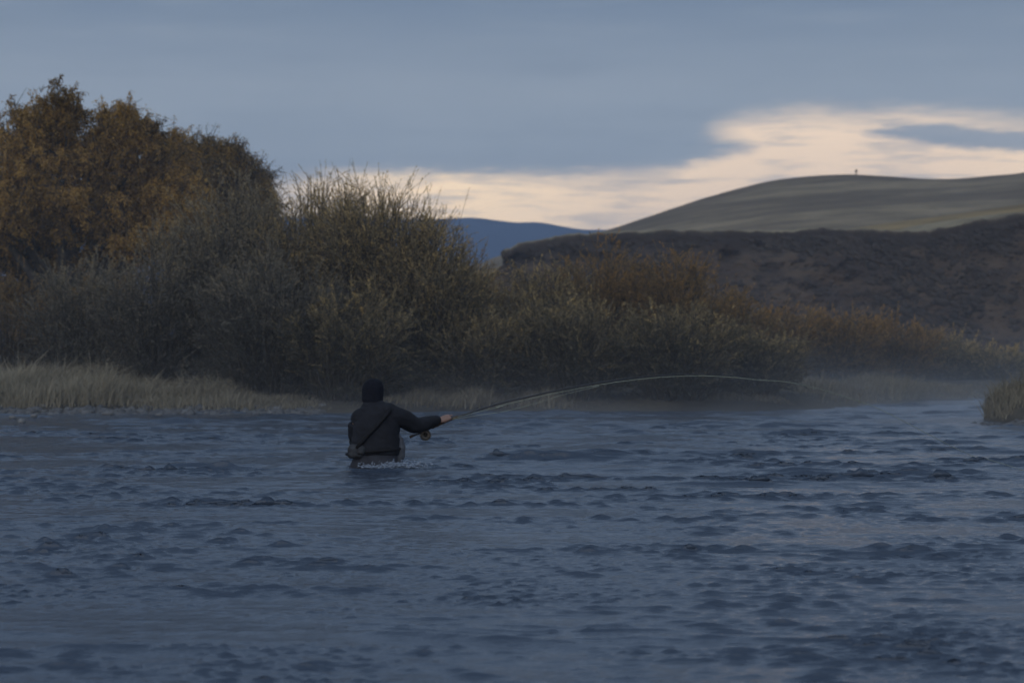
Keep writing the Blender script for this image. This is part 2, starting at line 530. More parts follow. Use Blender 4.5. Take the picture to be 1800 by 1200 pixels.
# --- river surface: sum of short steep chop and longer riffle waves
def waves(x, y):
    r = np.random.default_rng(21)
    wx = x + .30 * fbm(x * .5, y * .5, 1.0, 2); wy = y + .30 * fbm(x * .5, y * .5, 8.0, 2) + .045 * fbm(x * 2.6, y * 2.2, 21.0, 2)
    wx, wy = wx.astype(np.float32), wy.astype(np.float32)
    big = np.clip(.40 + 1.4 * fbm(x * .40, y * .75, 3.0, 3), 0, 1.5)          # where the riffle stands up
    mid = np.clip(.36 + 1.6 * fbm(x * .8, y * 1.3, 6.0, 3), .10, 1.5)
    fine = np.clip(.45 + 1.9 * fbm(x * 1.1, y * 1.7, 16.0, 4), .05, 2.0)
    chop = interp([(0, .60), (9, .70), (13, .80), (20, .95), (28, 1.05), (45, 1.0)], y)
    h = np.zeros(x.shape); dx = np.zeros(x.shape); dy = np.zeros(x.shape)
    row = y[:, :1]
    step = np.gradient(row[:, 0])[:, None]                                      # spacing of the sheet's rows: shorter waves than it can carry are left out
    far = interp([(0, .9), (14, 1.0), (24, 1.7), (45, 2.0)], y)
    for lam0, lam1, n, amp, spread, mod, sharp in ((.8, 1.8, 14, .0027, .18, big, .25), (.22, .6, 36, .0017, .24, big * far, .45), (.075, .20, 60, .00165, .24, mid * (.6 + .4 * far), .55), (.04, .08, 44, .0007, .38, fine, .5)):
        hh = np.zeros(x.shape, np.float32); ddx = np.zeros(x.shape, np.float32); ddy = np.zeros(x.shape, np.float32)
        for k in range(n):
            lam = math.exp(r.uniform(math.log(lam0), math.log(lam1)))
            keep = np.clip(lam / (2.6 * step) - 1, 0, 1).astype(np.float32)
            if keep.max() == 0:
                continue
            a = math.pi / 2 + r.normal(0, spread)
            kx, ky = math.cos(a) * 2 * math.pi / lam, math.sin(a) * 2 * math.pi / lam
            ph = np.float32(kx) * wx + np.float32(ky) * wy + np.float32(r.uniform(0, 6.283))
            A = np.float32(amp * r.uniform(.5, 1.4)) * keep
            sn = np.sin(ph)
            hh += A * np.cos(ph)
            ddx -= A * np.float32(math.cos(a)) * sn; ddy -= A * np.float32(math.sin(a)) * sn
        sg = max(float(hh[:300].std()), 1e-6)
        g = mod * chop
        h += sg * (np.exp(np.clip(hh / sg * sharp, -4, 2.0)) - 1.25) / sharp * .75 * g
        dx += ddx * g; dy += ddy * g
    return h, dx * 1.15, dy * 1.15

PX, PY = -.02, 22.5                       # the angler stands here
LEGS = [(-.135, 22.47), (.125, 22.56)]
uu = np.linspace(-1, 1, 1250)
wx = 13.5 * (.62 * uu + .38 * uu ** 3)
wy = np.geomspace(6.0, 49.0, 2100)
XX, YY = np.meshgrid(wx, wy)
H, DX, DY = waves(XX, YY)
fade = np.clip((13.5 - np.abs(XX)) / 1.0, 0, 1) * np.clip((YY - 6) / .8, 0, 1) * np.clip((49 - YY) / 1.0, 0, 1)
for lx, ly in [(l[0] + at(653, 822, 22.5)[0], l[1]) for l in LEGS]:
    dd = np.hypot(XX - lx, (YY - ly) * 1.0)
    H += .012 * np.exp(-((dd - .16) / .06) ** 2) * (1 + .8 * fbm(XX * 9, YY * 9, 1, 3))
    wk = np.exp(-((YY - ly + .12) / .22) ** 2) * np.clip((XX - lx) / .1, 0, 1) * np.exp(-np.maximum(XX - lx, 0) / .35)
    H += .055 * wk * fbm(XX * 14, YY * 14, 4, 3)
V = np.stack([XX + DX * fade, YY + DY * fade, H * fade], -1).reshape(-1, 3)
fs = [grid_faces(len(wy), len(wx))]
nb = len(V)
ring = np.array([(-220, -20, 0), (-13.5, -20, 0), (13.5, -20, 0), (220, -20, 0), (-220, 6, 0), (-13.5, 6, 0), (13.5, 6, 0), (220, 6, 0),
                 (-220, 49, 0), (-13.5, 49, 0), (13.5, 49, 0), (220, 49, 0)], float)
V = np.vstack([V, ring])
q = lambda *k: [nb + i for i in k]
fs.append(np.array([q(0, 1, 5, 4), q(1, 2, 6, 5), q(2, 3, 7, 6), q(4, 5, 9, 8), q(6, 7, 11, 10)]))
tag(link('water', mesh_np('water', V, fs, M['water'], True)), kind='structure')

# ------------------------------------------------------------------ setting: bluff, terrace, hill, mountain
def profile_sheet(pxs, rows, name, mat, tint=None, disp=None):
    """rows: list of (distance(px), row(px)) arrays from near to far -> sheet of real points"""
    Vs = []
    for Yd, py in rows:
        Yd = Yd + 0 * pxs; py = py + 0 * pxs
        Vs.append(np.stack([(pxs - 900) * Yd / F, Yd, CAMZ + (HOR - py) * Yd / F], -1))
    V = np.stack(Vs)
    if disp is not None:
        V = disp(V)
    nr, nc = V.shape[:2]
    return mesh_np(name, V.reshape(-1, 3), grid_faces(nr, nc), mat, True, tint)

# mountain (3 km off)
px = np.linspace(-3200, 4200, 500)
crest = sinterp([(-3200, 430), (-1500, 350), (-600, 365), (0, 372), (400, 380), (620, 381), (745, 385), (790, 384), (832, 382), (870, 387), (905, 391), (945, 390),
                 (985, 397), (1020, 403), (1065, 404), (1200, 410), (1600, 405), (2600, 380), (4200, 430)], px) + .8 * fbm(px * .03, px * 0, 0, 3)
rows = []
for k in range(14):
    f = k / 13
    rows.append((2300 + 700 * f + 60 * fbm(px * .008, px * 0 + f * 4, 2.0, 4) * np.sin(f * 3.14), (HOR + 2) + (crest - HOR - 2) * f ** .8))
rows.append((px * 0 + 3200, crest + 30))
rows.append((px * 0 + 3400, px * 0 + HOR + 2))
tag(link('mountain', profile_sheet(px, rows, 'mountain', M['mountain'])), kind='structure')

# big grass hill (crest ~520 m off)
px = np.linspace(500, 3000, 700)
crest = sinterp([(500, 545), (700, 505), (850, 461), (900, 443), (1000, 423), (1065, 405), (1120, 387), (1200, 361), (1260, 342), (1300, 331), (1350, 319), (1400, 312),
                 (1450, 308), (1500, 307), (1560, 310), (1620, 314), (1680, 314), (1740, 309), (1800, 303), (1950, 285), (2300, 270), (3000, 330)], px) + .35 * fbm(px * .03, px * 0, 3, 4)
rows = []
n = 40
for k in range(n):
    f = k / (n - 1)
    yb = 560.0
    py = yb + (crest - yb) * (1 - (1 - f) ** 1.25)
    d = 240 + 300 * f ** 1.1 + 15 * fbm(px * .006 - f * 2.5, px * 0 + f * 7, 1.0, 5, .6) * np.sin(math.pi * f)
    rows.append((d, py))
rows.append((px * 0 + 600, crest + 10)); rows.append((px * 0 + 800, px * 0 + 585))
tag(link('hill', profile_sheet(px, rows, 'hill', M['hill'])), kind='structure')

# terrace of pale grass rising to the right, in front of the big hill
px = np.linspace(1180, 3000, 400)
crest = sinterp([(1180, 432), (1300, 419), (1430, 409), (1500, 400), (1600, 387), (1700, 373), (1800, 358), (2000, 335), (2500, 320), (3000, 380)], px) + .6 * fbm(px * .02, px * 0, 9, 3)
rows = []
for k in range(16):
    f = k / 15
    rows.append((165 + 55 * f, 520 + (crest - 520) * (1 - (1 - f) ** 1.5)))
rows.append((px * 0 + 235, crest + 12)); rows.append((px * 0 + 260, px * 0 + 560))
tag(link('terrace', profile_sheet(px, rows, 'terrace', M['terrace'])), kind='structure')

# flat dry meadow seen left of the bluff
px = np.linspace(300, 1200, 120)
crest = interp([(300, 505), (700, 492), (850, 474), (920, 462), (1200, 452)], px)
rows = [(px * 0 + 150, px * 0 + 575), (px * 0 + 185, 575 + (crest - 575) * .6), (px * 0 + 215, crest), (px * 0 + 230, crest + 6), (px * 0 + 239, px * 0 + 578)]
tag(link('meadow', profile_sheet(px, rows, 'meadow', M['terrace'])), kind='structure')

# eroded bluff
px = np.concatenate([np.full(1, 880.0), np.concatenate([np.linspace(886, 1900, 620), np.linspace(1910, 2900, 140)])])
rimr = interp([(880, 452), (900, 447), (912, 441), (940, 434), (965, 431), (1000, 425), (1060, 420), (1100, 421), (1160, 416), (1220, 417), (1290, 415), (1340, 418), (1400, 417), (1450, 413), (1500, 415),
               (1540, 416), (1580, 419), (1640, 417), (1680, 409), (1720, 400), (1760, 394), (1800, 388), (2000, 372), (2900, 400)], px) + 3.8 * fbm(px * .06, px * 0, 4, 5, .6)
Yr = interp([(880, 160), (1200, 156), (1500, 150), (1800, 140), (2900, 110)], px)
zr = CAMZ + (HOR - rimr) * Yr / F
NR = 200
f = np.linspace(0, 1, NR)[:, None]
foot = Yr - interp([(880, 3), (930, 6), (1100, 12), (1800, 15), (2900, 14)], px)
Yd = foot[None] + (Yr - foot)[None] * (f ** 1.25 * .72 + f * .28)
steep = interp([(880, 0.35), (950, .6), (1100, 1.0), (3000, 1.0)], px)[None]
Zd = .4 + (zr - .4)[None] * (f ** .92)
Xd = ((px - 900) * Yr / F)[None] + 0 * f
gx = Xd + (1 - f) * 9.0                                     # gullies run down to the right
gul = fbm(gx * .42, f * .9, 2.0, 5, .58)
rid = 1 - np.abs(fbm(gx * .18, f * .8 + 5, 7.0, 4)) * 2
st = fbm(Xd * .12, Zd * 1.4, 9.0, 4)
env = np.sin(np.pi * np.clip(f, 0, 1)) ** .6 * (1 - .25 * f)
Yd = Yd + env * (2.1 * gul + 1.2 * rid - 1.1) + .55 * st * np.clip(f * 3, 0, 1) * (1 - f ** 14)
hol = np.clip(fbm(Xd * .55, Zd * .9, 12.0, 4) - .12, 0, 1) * 4.0
Yd = Yd + hol * np.clip((f - .45) * 2.2, 0, 1) * (1 - f ** 20)
lump = fbm(Xd * 1.1, Zd * 1.8, 15.0, 4, .6)
Yd = Yd + 1.0 * lump * env
Yd = np.where(f > .985, np.minimum(Yd, Yr[None] - .1), Yd)
tint = np.repeat(f, len(px), 1)
Vf = np.stack([Xd, Yd, Zd], -1)
# ground behind the rim, gently rising grass
back = []
tb = []
for k, (dd, rise) in enumerate(((.25, .12), (.8, .42), (2, .58), (5, .70), (12, .9), (25, 1.2), (45, .8), (70, -8))):
    Yb = Yr + dd
    back.append(np.stack([(px - 900) * Yr / F, Yb, zr + rise + .06 * fbm(px * .1, px * 0 + k, 3, 3)], -1)); tb.append(np.full(len(px), 1.02 + .03 * k))
Vb = np.stack(back)
Vall = np.concatenate([Vf, Vb], 0)
tint = np.concatenate([tint, np.stack(tb)], 0)
# close the left end with a steep broken face going away from the camera
left = []
Lx = Vall[:, 0].copy()
side = Vall[:, :1].copy(); side[:, 0, 1] += 45; side[:, 0, 0] += 4; side[:, 0, 2] *= .9
Vall = np.concatenate([side, Vall], 1)
tint = np.concatenate([tint[:, :1] * 0 + .8, tint], 1)
# ragged left face
cols = np.arange(Vall.shape[1])[None, :]
wob = np.exp(-cols / 8.0) * np.clip(1 - np.linspace(0, 1, NR + len(tb)) * 0, 0, 1)[:, None]
zz = Vall[..., 2]
Vall[..., 0] += wob * (.9 * fbm(zz * 1.1, zz * 0 + 3, 1.0, 4) - .17 * (7.5 - zz))
nr, nc = Vall.shape[:2]
tag(link('bluff', mesh_np('bluff', Vall.reshape(-1, 3), grid_faces(nr, nc), M['bluff'], True, tint.ravel())), kind='structure')

# clods, rocks and low scrub caught on the bluff face: uncountable
r = np.random.default_rng(19)
parts = []
nrow = NR; ncol = Vall.shape[1]
clus = fbm(Vall[..., 0] * .35 + Vall[..., 2] * .25, Vall[..., 2] * .55, 3.0, 4, .6)
cnt_ = 0
while cnt_ < 3600:
    i_ = int(nrow * (1 - r.random() ** 1.5) * .975); j_ = int(r.integers(4, 560))
    if clus[i_, j_] < r.normal(.12, .12):
        continue
    p_ = Vall[i_, j_]
    sz = .05 + abs(r.normal(0, .10))
    V, f_ = ellipsoid((0, 0, 0), (sz * r.uniform(1, 1.9), sz, sz * r.uniform(.5, .9)), 8, 5)
    V = V * (1 + .45 * fbm(V[:, :1] / sz + r.uniform(0, 90), V[:, 1:2] / sz, V[:, 2:3] / sz, 2))
    th_ = -r.uniform(.1, .7); c_, s_ = math.cos(th_), math.sin(th_)
    V = np.stack([V[:, 0] * c_ - V[:, 2] * s_, V[:, 1], V[:, 0] * s_ + V[:, 2] * c_], -1)
    parts.append((V + p_ + np.array([0, -.05, 0]), f_)); cnt_ += 1
V, f_ = join(parts)
M['clod'] = mat_cloth('clod_earth', (.042, .032, .025), .95, .4, .6)
tag(link('bluff_scrub', mesh_np('bluff_scrub', V, f_, M['clod'], False)), kind='stuff')

# ------------------------------------------------------------------ plants
def leaves(P, D, ln, wd, r):
    """diamond leaves at P along D"""
    N = len(P)
    rnd = r.normal(size=(N, 3))
    Wv = np.cross(D, rnd); Wv /= np.linalg.norm(Wv, axis=1, keepdims=True) + 1e-9
    ln = ln[:, None]; wd = wd[:, None]
    mid = P + D * ln * .45
    V = np.stack([P, mid + Wv * wd / 2, P + D * ln, mid - Wv * wd / 2], 1).reshape(-1, 3)
    return V, np.arange(4 * N).reshape(N, 4)

def unit(v):
    return v / (np.linalg.norm(v, axis=-1, keepdims=True) + 1e-9)

def bez(P0, P1, P2, K):
    s = np.linspace(0, 1, K)[None, :, None]
    return P0[:, None] * (1 - s) ** 2 + 2 * P1[:, None] * s * (1 - s) + P2[:, None] * s ** 2

def willow(px_c, py_top, halfw, Y, mat, label, nst=150, nl=26000, seed=0, depth=None, lean=0.0, bright=0.0, llen=.047, lw=.0118, spiky=.3, flat=.35, group='willows along the far bank'):
    """a many-stemmed willow shrub: stems fan out from the ground, twigs and narrow leaves along their upper lengths"""
    r = np.random.default_rng(seed)
    nl = int(nl * 2.5)
    base = at(px_c, 0, Y); base[2] = float(gz(np.array([base[0]]), np.array([Y]))[0]) - .05
    hgt = at(px_c, py_top, Y)[2] - base[2]
    w = halfw * Y / F
    dp = depth or max(.9 * w, 1.0)
    root = thing('willow_shrub', tuple(base), label, 'shrub', group)
    th = r.uniform(0, 2 * np.pi, nst); rr = np.sqrt(r.random(nst))
    tx, ty = rr * np.cos(th), rr * np.sin(th)
    P0 = np.stack([tx * w * .42 + r.normal(0, .05, nst), ty * dp * .42, np.zeros(nst)], -1)
    tz = hgt * (1 - flat * rr ** 2.2) * (1 - np.abs(r.normal(0, .11, nst)))
    low = r.random(nst) < .34
    tz = np.where(low, tz * r.uniform(.10, .75, nst), tz)
    tx = np.where(low, tx * 1.08, tx); ty = np.where(low, ty * 1.15, ty)
    tz = tz * (1 + .16 * fbm(tx * 2.2 + seed, ty * 2.2, seed * 1.0, 3))
    P2 = np.stack([tx * w + lean * tz, ty * dp, tz], -1)
    P1 = P0 * .55 + P2 * .45; P1[:, 2] = tz * r.uniform(.55, .75, nst) + np.where(low, .25, 0)
    S = bez(P0, P1, P2, 7)
    S += r.normal(0, .03, S.shape) * np.linspace(0, 1, 7)[None, :, None]
    rad = np.linspace(1, .18, 7)[None] * r.uniform(.008, .017, (nst, 1))
    # twigs
    nt = nst * 15
    si = r.integers(0, nst, nt); u = r.uniform(.06, 1.0, nt) ** .8
    k = np.clip((u * 6).astype(int), 0, 5); fr = (u * 6 - k)[:, None]
    tp = S[si, k] * (1 - fr) + S[si, k + 1] * fr
    td = unit(S[si, k + 1] - S[si, k])
    out = np.stack([tp[:, 0] / w, tp[:, 1] / dp, np.zeros(nt)], -1)
    dirn = unit(td * .9 + r.normal(0, .58, (nt, 3)) + out * .5 + np.array([0, 0, .22]))
    tl = r.uniform(.20, .65, nt) * (hgt / 3.2) ** .5 * (1 + spiky * (r.random(nt) < .15))
    T2 = tp + dirn * tl[:, None] + np.array([0, 0, 1]) * (tl * r.uniform(-.25, .20, nt))[:, None]
    T1 = tp + dirn * tl[:, None] * .55
    TW = bez(tp, T1, T2, 4)
    keep = TW[:, -1, 2] > .05
    TW = TW[keep]
    V1, f1 = tubes(S, rad, 4)
    V2, f2 = tubes(TW, np.linspace(.0045, .002, 4)[None] * np.ones((len(TW), 1)), 3)
    Vs, Fs = join([(V1, f1), (V2, f2)])
    link('stems', mesh_np('stems', Vs, Fs, M['willow_stem'], False), root)
    # leaves
    ti = r.integers(0, len(TW), nl); u = r.random(nl) ** .8 * 3
    k = np.clip(u.astype(int), 0, 2); fr = (u - k)[:, None]
    lp = TW[ti, k] * (1 - fr) + TW[ti, k + 1] * fr
    ld = unit(unit(TW[ti, k + 1] - TW[ti, k]) + r.normal(0, .50, (nl, 3)))
    twt = r.normal(0, .17, len(TW)) + .13 * fbm(TW[:, 0, 0] * 1.3, TW[:, 0, 1] * 1.3, TW[:, 0, 2] * 1.3, 2)
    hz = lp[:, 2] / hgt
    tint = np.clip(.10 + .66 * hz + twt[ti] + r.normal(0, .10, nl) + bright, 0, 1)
    Vl, fl = leaves(lp, ld, r.uniform(.6, 1.3, nl) * llen, r.uniform(.7, 1.3, nl) * lw, r)
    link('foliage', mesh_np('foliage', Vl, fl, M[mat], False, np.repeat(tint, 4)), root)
    return root

def tree(px_c, Y, lobes, trunk_px, mat, label, name, seed, nl, group, droop=.8, llen=.062, lw=.026, limbs=7):
    """lobes: (px, py, radius px, weight) crown masses; limbs run from the trunk into them, twigs hang out of the limbs"""
    r = np.random.default_rng(seed)
    base = at(trunk_px, 0, Y); base[2] = float(gz(np.array([base[0]]), np.array([Y]))[0]) - .1
    root = thing(name, tuple(base), label, 'tree', group)
    L = np.array([np.append(at(a, b, Y) - base, c * Y / F) for a, b, c, _ in lobes])
    L[:, 1] += r.uniform(-1.0, .8, len(L)) * L[:, 3] * 1.2
    wt = np.array([l[3] for l in lobes], float); wt /= wt.sum()
    zc = L[:, 2].max()
    fork = np.array([0, 0, zc * .16])
    P0 = np.repeat(fork[None], len(L), 0) + r.normal(0, .06, (len(L), 3))
    P2 = L[:, :3]
    P1 = P0 * .5 + P2 * .5 + np.array([0, 0, .5]) + np.stack([-(P2[:, 0] - P0[:, 0]) * .12, 0 * wt, 0 * wt], -1)
    S = bez(P0, P1, P2, 9)
    S[:, 1:-1] += r.normal(0, .07, S[:, 1:-1].shape)
    rad = np.linspace(1, .28, 9)[None] * (.07 + .10 * r.random((len(L), 1)))
    parts = [tubes(S, rad, 6), tube_path([(0, 0, -.2), (.03, 0, zc * .06), (-.02, 0, zc * .12), tuple(fork + np.array([0, 0, .15]))], [.36, .28, .24, .18], 9)]
    # branches
    nb = 850
    li = r.choice(len(L), nb, p=wt); u = r.uniform(.50, 1, nb) * 8
    k = np.clip(u.astype(int), 0, 7); fr = (u - k)[:, None]
    bp = S[li, k] * (1 - fr) + S[li, k + 1] * fr
    dirs = unit(r.normal(size=(nb, 3)) + np.array([0, 0, .35]))
    tip = L[li, :3] + dirs * L[li, 3:4] * (r.random((nb, 1)) ** .33) * np.array([1, 1, .92])
    up = r.random(nb) < .10
    tip[up, 2] += r.uniform(.1, .35, up.sum())
    mid = bp * .45 + tip * .55 + np.array([0, 0, .18])
    Bc = bez(bp, mid, tip, 6); Bc[:, 1:] += r.normal(0, .035, Bc[:, 1:].shape)
    parts.append(tubes(Bc, np.linspace(.030, .008, 6)[None] * np.ones((nb, 1)), 4))
    # twigs
    nt = 15000
    bi = r.integers(0, nb, nt); u = r.uniform(.30, 1, nt) * 5
    k = np.clip(u.astype(int), 0, 4); fr = (u - k)[:, None]
    tp = Bc[bi, k] * (1 - fr) + Bc[bi, k + 1] * fr
    td = unit(unit(Bc[bi, k + 1] - Bc[bi, k]) * .8 + r.normal(0, .6, (nt, 3)) + np.array([0, 0, .15]))
    tl = r.uniform(.18, .55, nt)[:, None]
    hang = (r.random((nt, 1)) < .75) * droop * r.uniform(.3, 1.1, (nt, 1))
    T2 = tp + td * tl - np.array([0, 0, 1]) * tl * hang
    TW = bez(tp, tp + td * tl * .6, T2, 4)
    parts.append(tubes(TW, np.linspace(.009, .004, 4)[None] * np.ones((nt, 1)), 3))
    Vt, Ft = join(parts)
    link('trunk', mesh_np('trunk', Vt, Ft, M['bark'], False), root)
    # leaves, in clusters along the twigs; some twigs already bare
    bare = r.random(nt) < .16
    cand = np.flatnonzero(~bare)
    ti = cand[r.integers(0, len(cand), nl)]; u = r.random(nl) ** .7 * 3
    k = np.clip(u.astype(int), 0, 2); fr = (u - k)[:, None]
    lp = TW[ti, k] * (1 - fr) + TW[ti, k + 1] * fr + r.normal(0, .035, (nl, 3))
    ld = unit(r.normal(0, .7, (nl, 3)) + np.array([0, 0, -.6]))
    bt = .36 * fbm(Bc[:, 3, 0] * .8, Bc[:, 3, 1] * .8, Bc[:, 3, 2] * .8, 3) + r.normal(0, .13, nb)
    tint = np.clip(.46 + bt[bi][ti] + r.normal(0, .13, nl), 0, 1)
    Vl, fl = leaves(lp, ld, r.uniform(.6, 1.3, nl) * llen, r.uniform(.7, 1.3, nl) * lw, r)
    link('crown', mesh_np('crown', Vl, fl, M[mat], False, np.repeat(tint, 4)), root)
    return root

tree(150, 54, [(112, 200, 42, 1.0), (85, 258, 78, 1.5), (30, 240, 60, 1.1), (-40, 270, 75, 1.0), (-110, 330, 80, 1.0), (208, 212, 34, .8), (185, 272, 75, 1.5), (255, 248, 48, 1.0), (300, 275, 50, 1.0),
               (30, 345, 95, 1.8), (140, 360, 95, 1.8), (235, 345, 85, 1.5), (310, 335, 62, 1.2), (-30, 440, 90, 1.2), (70, 450, 105, 1.7), (175, 465, 95, 1.5), (270, 430, 75, 1.2),
               (20, 545, 85, 1.1), (120, 555, 85, 1.1), (200, 560, 80, .9), (350, 385, 55, .9)], 120, 'autumn',
     'tall orange brown autumn tree with a broad rounded crown at the left edge', 'cottonwood_tree', 3, 400000, 'autumn trees behind the willows')
tree(390, 57, [(345, 278, 46, 1.2), (400, 292, 44, 1.2), (440, 322, 40, 1.2), (460, 375, 36, 1.0), (375, 350, 62, 1.5), (320, 345, 50, 1.0), (425, 420, 55, 1.2), (340, 440, 60, 1.1), (380, 500, 70, 1.0)], 385, 'autumn_dull',
     'lower dull brown autumn tree at the right shoulder of the tall orange tree', 'cottonwood_tree', 4, 170000, 'autumn trees behind the willows', limbs=5)

willow(20, 485, 130, 46, 'willow_ochre', 'dark low willow shrub at the far left under the orange tree', 120, 22000, 31, bright=-.12)
willow(150, 468, 120, 44.5, 'willow_grey', 'dusky grey green willow shrub below the orange tree crown', 150, 28000, 32, bright=-.06)
willow(275, 405, 125, 43.5, 'willow_grey', 'silvery grey willow shrub leaning over the left grass bank', 180, 38000, 33, lean=.10)
willow(410, 330, 130, 44.0, 'willow_grey', 'tall grey willow shrub with a pale feathery top overlapping the autumn tree', 220, 48000, 34, lean=.03, bright=.04)
willow(555, 345, 130, 44.0, 'willow_olive', 'olive willow shrub with bare twiggy tips left of the tallest tip', 400, 54000, 35, spiky=.4, flat=.28)
willow(668, 316, 118, 43.0, 'willow_olive', 'tallest olive willow shrub right behind the angler with yellowish leafy tips', 430, 62000, 36, flat=.28, spiky=.4, bright=.05)
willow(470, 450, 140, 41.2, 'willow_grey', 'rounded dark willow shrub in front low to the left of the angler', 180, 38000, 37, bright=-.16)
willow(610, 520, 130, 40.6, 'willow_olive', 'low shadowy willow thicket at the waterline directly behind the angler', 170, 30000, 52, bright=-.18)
willow(752, 392, 118, 42.4, 'willow_olive', 'wide arching olive willow shrub sloping down to the right of the angler', 360, 56000, 38, lean=.02, flat=.5)
willow(838, 445, 55, 45.5, 'willow_ochre', 'narrow ochre willow shrub standing up against the blue mountain', 80, 12000, 39, spiky=.6, bright=.1)
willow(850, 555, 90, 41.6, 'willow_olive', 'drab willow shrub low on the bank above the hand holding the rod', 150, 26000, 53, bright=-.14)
willow(955, 470, 95, 45.0, 'willow_olive', 'yellow olive willow shrub in front of the red cliff end', 160, 32000, 40, flat=.3, spiky=.0)
willow(1060, 425, 115, 46.0, 'willow_ochre', 'tall ochre topped willow shrub in the middle of the right bank', 200, 46000, 41, flat=.45, spiky=.0)
willow(1180, 450, 105, 45.5, 'willow_ochre', 'broad ochre willow shrub right of the tallest one on the right bank', 190, 42000, 42, flat=.4)
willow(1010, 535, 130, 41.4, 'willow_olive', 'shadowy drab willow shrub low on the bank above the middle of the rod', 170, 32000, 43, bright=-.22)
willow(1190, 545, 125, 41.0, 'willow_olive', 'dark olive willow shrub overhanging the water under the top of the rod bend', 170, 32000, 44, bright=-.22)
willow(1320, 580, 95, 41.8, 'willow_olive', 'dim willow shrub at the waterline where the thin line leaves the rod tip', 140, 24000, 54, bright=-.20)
willow(1280, 500, 70, 48.0, 'willow_ochre', 'willow shrub stepping down from the tall ones to the low ones', 110, 20000, 45)
willow(1370, 542, 85, 50.0, 'willow_ochre', 'first low ochre willow shrub under the dark bluff', 130, 24000, 46, bright=.03)
willow(1470, 550, 90, 51.0, 'willow_ochre', 'low ochre willow shrub below the middle of the bluff', 130, 24000, 47, bright=.06)
willow(1570, 558, 85, 52.0, 'willow_ochre', 'low rust tinged willow shrub below the bluff gullies', 120, 22000, 48, bright=.04)
willow(1655, 588, 80, 53.0, 'willow_olive', 'small olive willow shrub where the row drops to the right', 110, 18000, 49)
willow(1745, 615, 85, 53.0, 'willow_olive', 'last low willow shrub behind the grassy spit', 110, 18000, 50, bright=-.05)
willow(1840, 625, 70, 53.0, 'willow_olive', 'half hidden willow shrub cut by the right edge of the view', 90, 14000, 51, bright=-.05)

# dry grass on the banks: uncountable blades
def grass(name, spots, seed, hmul=1.0):
    """spots: (x0, x1, y0, y1, n, h, tint)"""
    r = np.random.default_rng(seed)
    Ps, Hs, Ts = [], [], []
    for x0, x1, y0, y1, n, h, tn in spots:
        if x1 - x0 > 3.0:
            x = r.uniform(x0, x1, n); y = r.uniform(y0, y1, n)
            e = np.clip(np.minimum((x - x0), (x1 - x)) / (.35 * (x1 - x0)), .03, 1) ** .7
        else:
            x = (x0 + x1) / 2 + r.normal(0, .36, n) * (x1 - x0); y = (y0 + y1) / 2 + r.normal(0, .30, n) * (y1 - y0)
            e = np.exp(-((x - (x0 + x1) / 2) / (.52 * (x1 - x0))) ** 2) * .8 + .2
        cl = np.clip(.62 + .75 * fbm(x * 1.7, y * 1.7, 4.0, 3), .15, 1.3)
        cl = cl * np.where(r.random(n) < .04, 1.45, 1.0)
        z = gz(x, y)
        ok = z > .02
        Ps.append(np.stack([x, y, z - .02], -1)[ok]); Hs.append((h * e * cl * r.uniform(.55, 1.25, n))[ok])
        Ts.append(np.clip(tn + .25 * fbm(x * .9, y * .9, 7.0, 3) + r.normal(0, .15, n), 0, 1)[ok])
    P = np.vstack(Ps); H = np.concatenate(Hs)[:, None]; T = np.concatenate(Ts)
    N = len(P)
    ang = r.uniform(0, 2 * np.pi, N); wv = np.stack([np.cos(ang), np.sin(ang), 0 * ang], -1) * r.uniform(.005, .010, (N, 1))
    bend = np.stack([r.normal(.14, .38, N), r.normal(0, .35, N), 0 * ang], -1) * H
    up = np.array([0, 0, 1.0]) * H
    V = np.stack([P - wv, P + wv, P + up * .6 + bend * .35 + wv * .7, P + up * .6 + bend * .35 - wv * .7, P + up * .95 + bend], 1)
    i = np.arange(N)[:, None] * 5
    return tag(link(name, mesh_np(name, V.reshape(-1, 3), [i + np.array([[0, 1, 2, 3]]), i + np.array([[3, 2, 4]])], M['dry_grass'], False, np.repeat(T, 5))), kind='stuff')

grass('bank_grass', [(-13.5, -5.2, 39.3, 43.5, 34000, .66, .62), (-6.6, -4.2, 39.1, 41.5, 8000, .42, .42), (-5.0, -3.6, 39.0, 40.4, 2500, .25, .30),
                     (-2.0, -.1, 40.0, 41.4, 5000, .42, .12), (.0, 1.3, 40.4, 41.6, 3500, .30, .22),
                     (5.0, 6.9, 43.0, 45.6, 5000, .30, .18), (6.8, 8.6, 45.4, 48.0, 6000, .44, .26), (8.2, 9.9, 46.6, 49.0, 4000, .22, .15),
                     (2.0, 5.2, 40.8, 43.0, 5000, .22, .05)], 61)
grass('spit_grass', [(6.75, 11.5, 34.4, 36.8, 20000, .42, .38), (6.85, 11.5, 34.8, 36.6, 7000, .85, .45)], 62)

# stones at the waterline
def stone_mesh(r, s):
    V, f = ellipsoid((0, 0, 0), (s * r.uniform(.8, 1.4), s * r.uniform(.7, 1.1), s * r.uniform(.45, .8)), 10, 6)
    V = V * (1 + .25 * fbm(V[:, :1] / s * 1.2 + r.uniform(0, 50), V[:, 1:2] / s * 1.2, V[:, 2:3] / s * 1.2, 2))
    return V, f
r = np.random.default_rng(8)
parts = []; tn = []
for k in range(1500):
    if k < 1150:
        x = r.uniform(-12.5, -3.2); y = float(shore(np.array([x]))[0]) + r.normal(.05, .28)
    else:
        x = r.uniform(6.9, 11.0); y = 33.7 + r.normal(0, .22)
    z = float(gz(np.array([x]), np.array([y]))[0])
    s = abs(r.normal(.03, .022)) + .015
    V, f = stone_mesh(r, s)
    parts.append((V + np.array([x, y, max(z, -.03) + s * .1]), f)); tn.append(np.full(len(V), np.clip(r.normal(.08, .11), 0, 1)))
V, f = join(parts)
